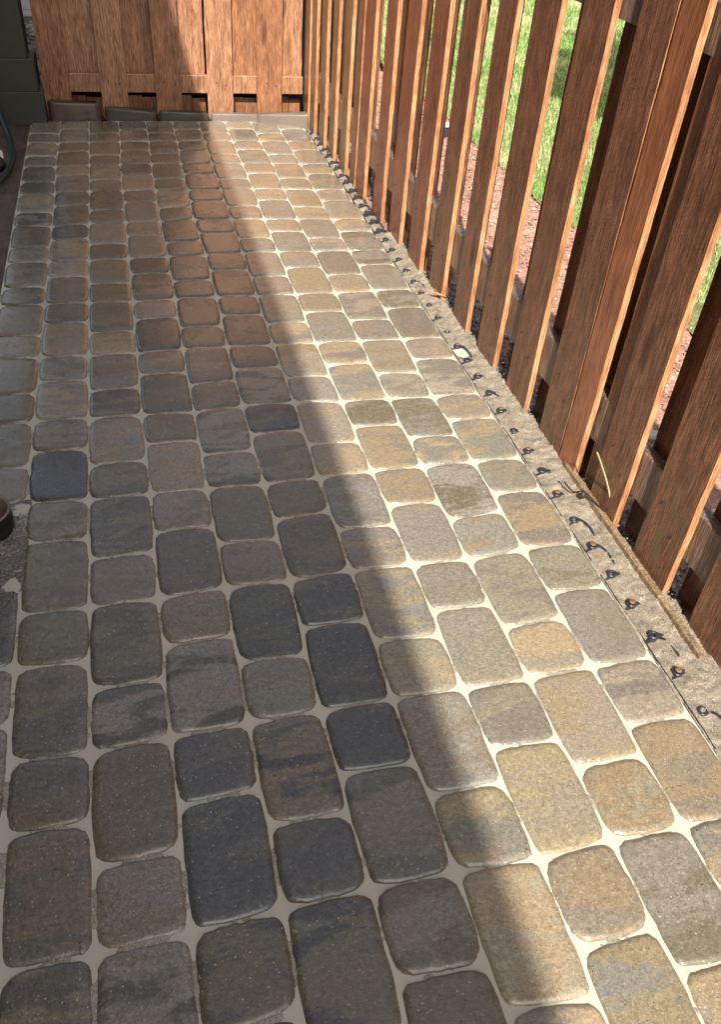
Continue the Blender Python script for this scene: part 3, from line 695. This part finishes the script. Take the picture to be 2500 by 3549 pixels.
# pale stones behind the gap
def backdrop():  # unseen leafy mass added to keep reflections in the wet stones dark
    nx, nz = 120, 46; vs = []; fs = []
    for k in range(nz):
        for i in range(nx):
            x = -60+78*i/(nx-1); t = k/(nz-1); z = -.5+14*math.sin(t*math.pi*.5); y = 36+(-6 if t < .8 else -6+(t-.8)*30)
            d = 1.3*fbm(x*.35, z*.35)+.5*fn(x*2, z*2); vs.append((x+d*.3, y+d, z+d*.4))
    for k in range(nz-1):
        for i in range(nx-1): fs.append((k*nx+i, k*nx+i+1, k*nx+nx+i+1, k*nx+nx+i))
    b = MB((-20, 32, 0)); b.add(vs, fs); tag(b.build('backdrop', mat_simple('backdrop_leaves', (.028, .042, .018), .8, .5, 3, .8)), 'tall dark hedge added out of view beyond the board fence to darken reflections', 'backdrop')
backdrop()
gs = MB((-.8, 15, 0)); r_ = random.Random(5)
def pebble(b, x, y, z, r, rr):
    n = 7; prof = [(0.001, .75), (.55, .6), (.95, .2), (1, -.1), (.7, -.5)]
    vs = []; fs = []; a0 = rr.uniform(0, 6)
    ax, ay = rr.uniform(.7, 1.2), rr.uniform(.7, 1.2)
    for pr, pz in prof:
        for k in range(n):
            q = a0+2*math.pi*k/n; e = rr.uniform(.85, 1.15); vs.append((x+r*pr*math.cos(q)*ax*e, y+r*pr*math.sin(q)*ay*e, z+r*pz*.8))
    for i in range(4):
        for k in range(n): fs.append((i*n+k, i*n+(k+1) % n, i*n+n+(k+1) % n, i*n+n+k))
    b.add(vs, fs)
for i in range(900): pebble(gs, r_.uniform(-4, 3), r_.uniform(4, 22), -.27, r_.uniform(.06, .28), r_)
o = gs.build('gravel', mat_soil('pale_gravel', (.10, .085, .065), (.24, .205, .16), (.45, .41, .35), 25, .6)); tag(o, kind='stuff')
# loose chips in the mulch bed
def chips(name, N, x0, x1, y0, y1, z, size, mats, seed, weight=None):
    r = np.random.RandomState(seed); vs = []; fs = []; ms = []
    for i in range(N):
        x, y = r.uniform(x0, x1), r.uniform(y0, y1); s = size*r.uniform(.4, 1.4); a = r.uniform(0, 6.3); asp = r.uniform(.25, .9)
        ca, sa = math.cos(a)*s, math.sin(a)*s; zz = z+.07*fbm(x*1.3, y*1.3)+.05*fn(x*6, y*6)+r.uniform(0, .05); t = r.uniform(-.5, .5)*s; u = r.uniform(-.4, .4)*s
        q = [(x-ca+sa*asp, y-sa-ca*asp, zz-t-u), (x+ca+sa*asp, y+sa-ca*asp, zz+t-u), (x+ca*.8-sa*asp, y+sa*.8+ca*asp, zz+t+u), (x-ca-sa*asp*.8, y-sa+ca*asp*.8, zz-t+u)]
        n = len(vs); vs += q; vs.append((x, y, zz+.25*s))
        for k in range(4): fs.append((n+k, n+(k+1) % 4, n+4)); ms.append(r.randint(len(mats)) if k == 0 else ms[-1])
    b = MB((x0, y0, 0)); b.add(vs, fs, ms); return tag(b.build(name, mats), kind='stuff')
CH = [mat_simple('chip_pink', (.56, .32, .24), .8, .3, 60, .5), mat_simple('chip_brown', (.34, .18, .13), .8, .3, 60, .5), mat_simple('chip_pale', (.58, .40, .30), .8, .3, 60, .5), mat_simple('chip_red', (.40, .17, .12), .8, .3, 60, .5)]
chips('bark_chips', 12000, 10.7, 17.0, -32, 6, -.21, .045, CH, 4)
# gravel darker near the foot of the fence
gb = MB((11, -15, 0)); r_ = random.Random(9)
for i in range(2600):
    pebble(gb, 10.75+abs(r_.gauss(0, .55)), r_.uniform(-30, -2), -.17, r_.uniform(.025, .075), r_)
tag(gb.build('gravel', mat_soil('grey_gravel', (.05, .045, .045), (.13, .12, .12), (.42, .40, .38), 30, .5), smooth=False), kind='stuff')
b = MB((13, -19.7, 0)); b.tube([(12.2, -19.2, -.05), (13.0, -19.75, -.04), (13.9, -20.3, -.05)], .11, 14); thing(b, 'irrigation_pipe', PIPE, 'short grey plastic pipe lying on the red mulch behind the picket fence', 'pipe')
sp = empty('lawn_sprinkler', (15.6, 1.4, 0)); tag(sp, 'small white-topped sprinkler at the edge of the lawn behind the pickets', 'sprinkler')
b = MB((15.6, 1.4, 0)); b.lathe((15.6, 1.4, -.2), [(.20, 0), (.20, .25), (.17, .33)], 20); b.build('body', PLASTIC, sp, True)
b = MB((15.6, 1.4, 0)); b.lathe((15.6, 1.4, -.2), [(.17, .34), (.27, .36), (.22, .45), (.0001, .5)], 20, sx=1.3); b.build('cap', WHITE, sp, True)
# grass blades
def grass():
    r = np.random.RandomState(2); N = 110000
    u = r.rand(N); Y = -14+62*r.rand(N)**1.25; X = np.array([lawnedge(y) for y in Y])+30*u**1.5
    keep = (Y > -14); X = X[keep]; Y = Y[keep]; N = len(X)
    dist = np.hypot(X-3, Y+32); sc_ = dist/26
    h = r.uniform(.09, .22, N)*np.clip(sc_, .7, 1.8)*np.where(X-np.array([lawnedge(y) for y in Y]) < .5, 1.15, 1.0); wd = r.uniform(.010, .022, N)*np.clip(sc_, .7, 2.6)
    a = r.uniform(0, 6.28, N); ln = r.uniform(.1, .6, N)*h; la = r.uniform(0, 6.28, N)
    cx, sx = np.cos(a)*wd, np.sin(a)*wd; lx, ly = np.cos(la)*ln, np.sin(la)*ln
    z = -.18
    V = np.empty((N, 5, 3)); 
    V[:, 0] = np.stack([X-cx, Y-sx, np.full(N, z)], 1); V[:, 1] = np.stack([X+cx, Y+sx, np.full(N, z)], 1)
    V[:, 2] = np.stack([X+cx*.8+lx*.35, Y+sx*.8+ly*.35, z+h*.55], 1); V[:, 3] = np.stack([X-cx*.8+lx*.35, Y-sx*.8+ly*.35, z+h*.55], 1)
    V[:, 4] = np.stack([X+lx, Y+ly, z+h], 1)
    i = np.arange(N)*5
    me = bpy.data.meshes.new('grass'); F = np.stack([i, i+1, i+2, i+3], 1).tolist()+np.stack([i+3, i+2, i+4], 1).tolist()
    me.from_pydata((V.reshape(-1, 3)*S).tolist(), [], F); me.update()
    tag(link('grass', me, GRASS), kind='stuff')
grass()

# ---------------------------------------------------------------- the house on the left (its roof shades the patio) and a tree added behind the viewer to shade the lawn
EX, EZ = -2.35, 32.0
hs = empty('house', (-20, -50, 0)); tag(hs, 'grey-green two-storey house whose roof edge shades the left of the patio', 'house')
b = MB((-20, -50, 0)); b.box(-60, -5.0, -110, -8, -.4, EZ-.5); b.build('wall', mat_siding('green_siding', (.16, .165, .13), 8), hs)
b = MB((-20, -50, 0)); b.add([(EX+.63, -113, EZ), (EX-.07, -5, EZ), (-32, -5, EZ+14), (-32, -113, EZ+14), (EX+.63, -113, EZ-1.0), (EX-.07, -5, EZ-1.0), (-32, -5, EZ+13), (-32, -113, EZ+13)],
      [(0, 1, 2, 3), (4, 7, 6, 5), (0, 4, 5, 1), (1, 5, 6, 2), (0, 3, 7, 4)]); b.build('roof', mat_simple('shingles', (.09, .085, .08), .85, .3, 8, .5), hs)
tr = empty('caster', (19, -37, 0)); tag(tr, 'leafy tree added out of view behind the viewer to cast the grass shadow', 'caster')
b = MB((19, -37, 0)); b.tube(catmull([(19, -37, -.3), (19.2, -36.8, 12), (18.8, -36.5, 25), (19, -36, 42)], 5), [1.0-.04*i for i in range(16)], 10); b.build('trunk', mat_simple('bark', (.12, .09, .07), .9, .3, 20, .8), tr)
def crown():
    r = np.random.RandomState(8); N = 9000; vs = []; fs = []
    cl = [(r.uniform(-6, 7), r.uniform(-8, 8), r.uniform(-4, 4)) for _ in range(34)]
    for i in range(N):
        c_ = cl[r.randint(len(cl))]; d = r.normal(0, 1, 3); d /= np.linalg.norm(d); p = np.array((19.5, -35.5, 45))+np.array(c_)+d*r.uniform(.3, 1)**.5*3.0
        a = r.normal(0, 1, 3); a /= np.linalg.norm(a); e = np.cross(a, r.normal(0, 1, 3)); e /= np.linalg.norm(e); s = r.uniform(.35, .75)
        n = len(vs); vs += [tuple(p-a*s), tuple(p+e*s*.5), tuple(p+a*s), tuple(p-e*s*.5)]; fs.append((n, n+1, n+2, n+3))
    b = MB((19, -37, 0)); b.add(vs, fs); b.build('crown', mat_simple('leaves', (.06, .11, .03), .6, .3, 4, .2), tr)
crown()
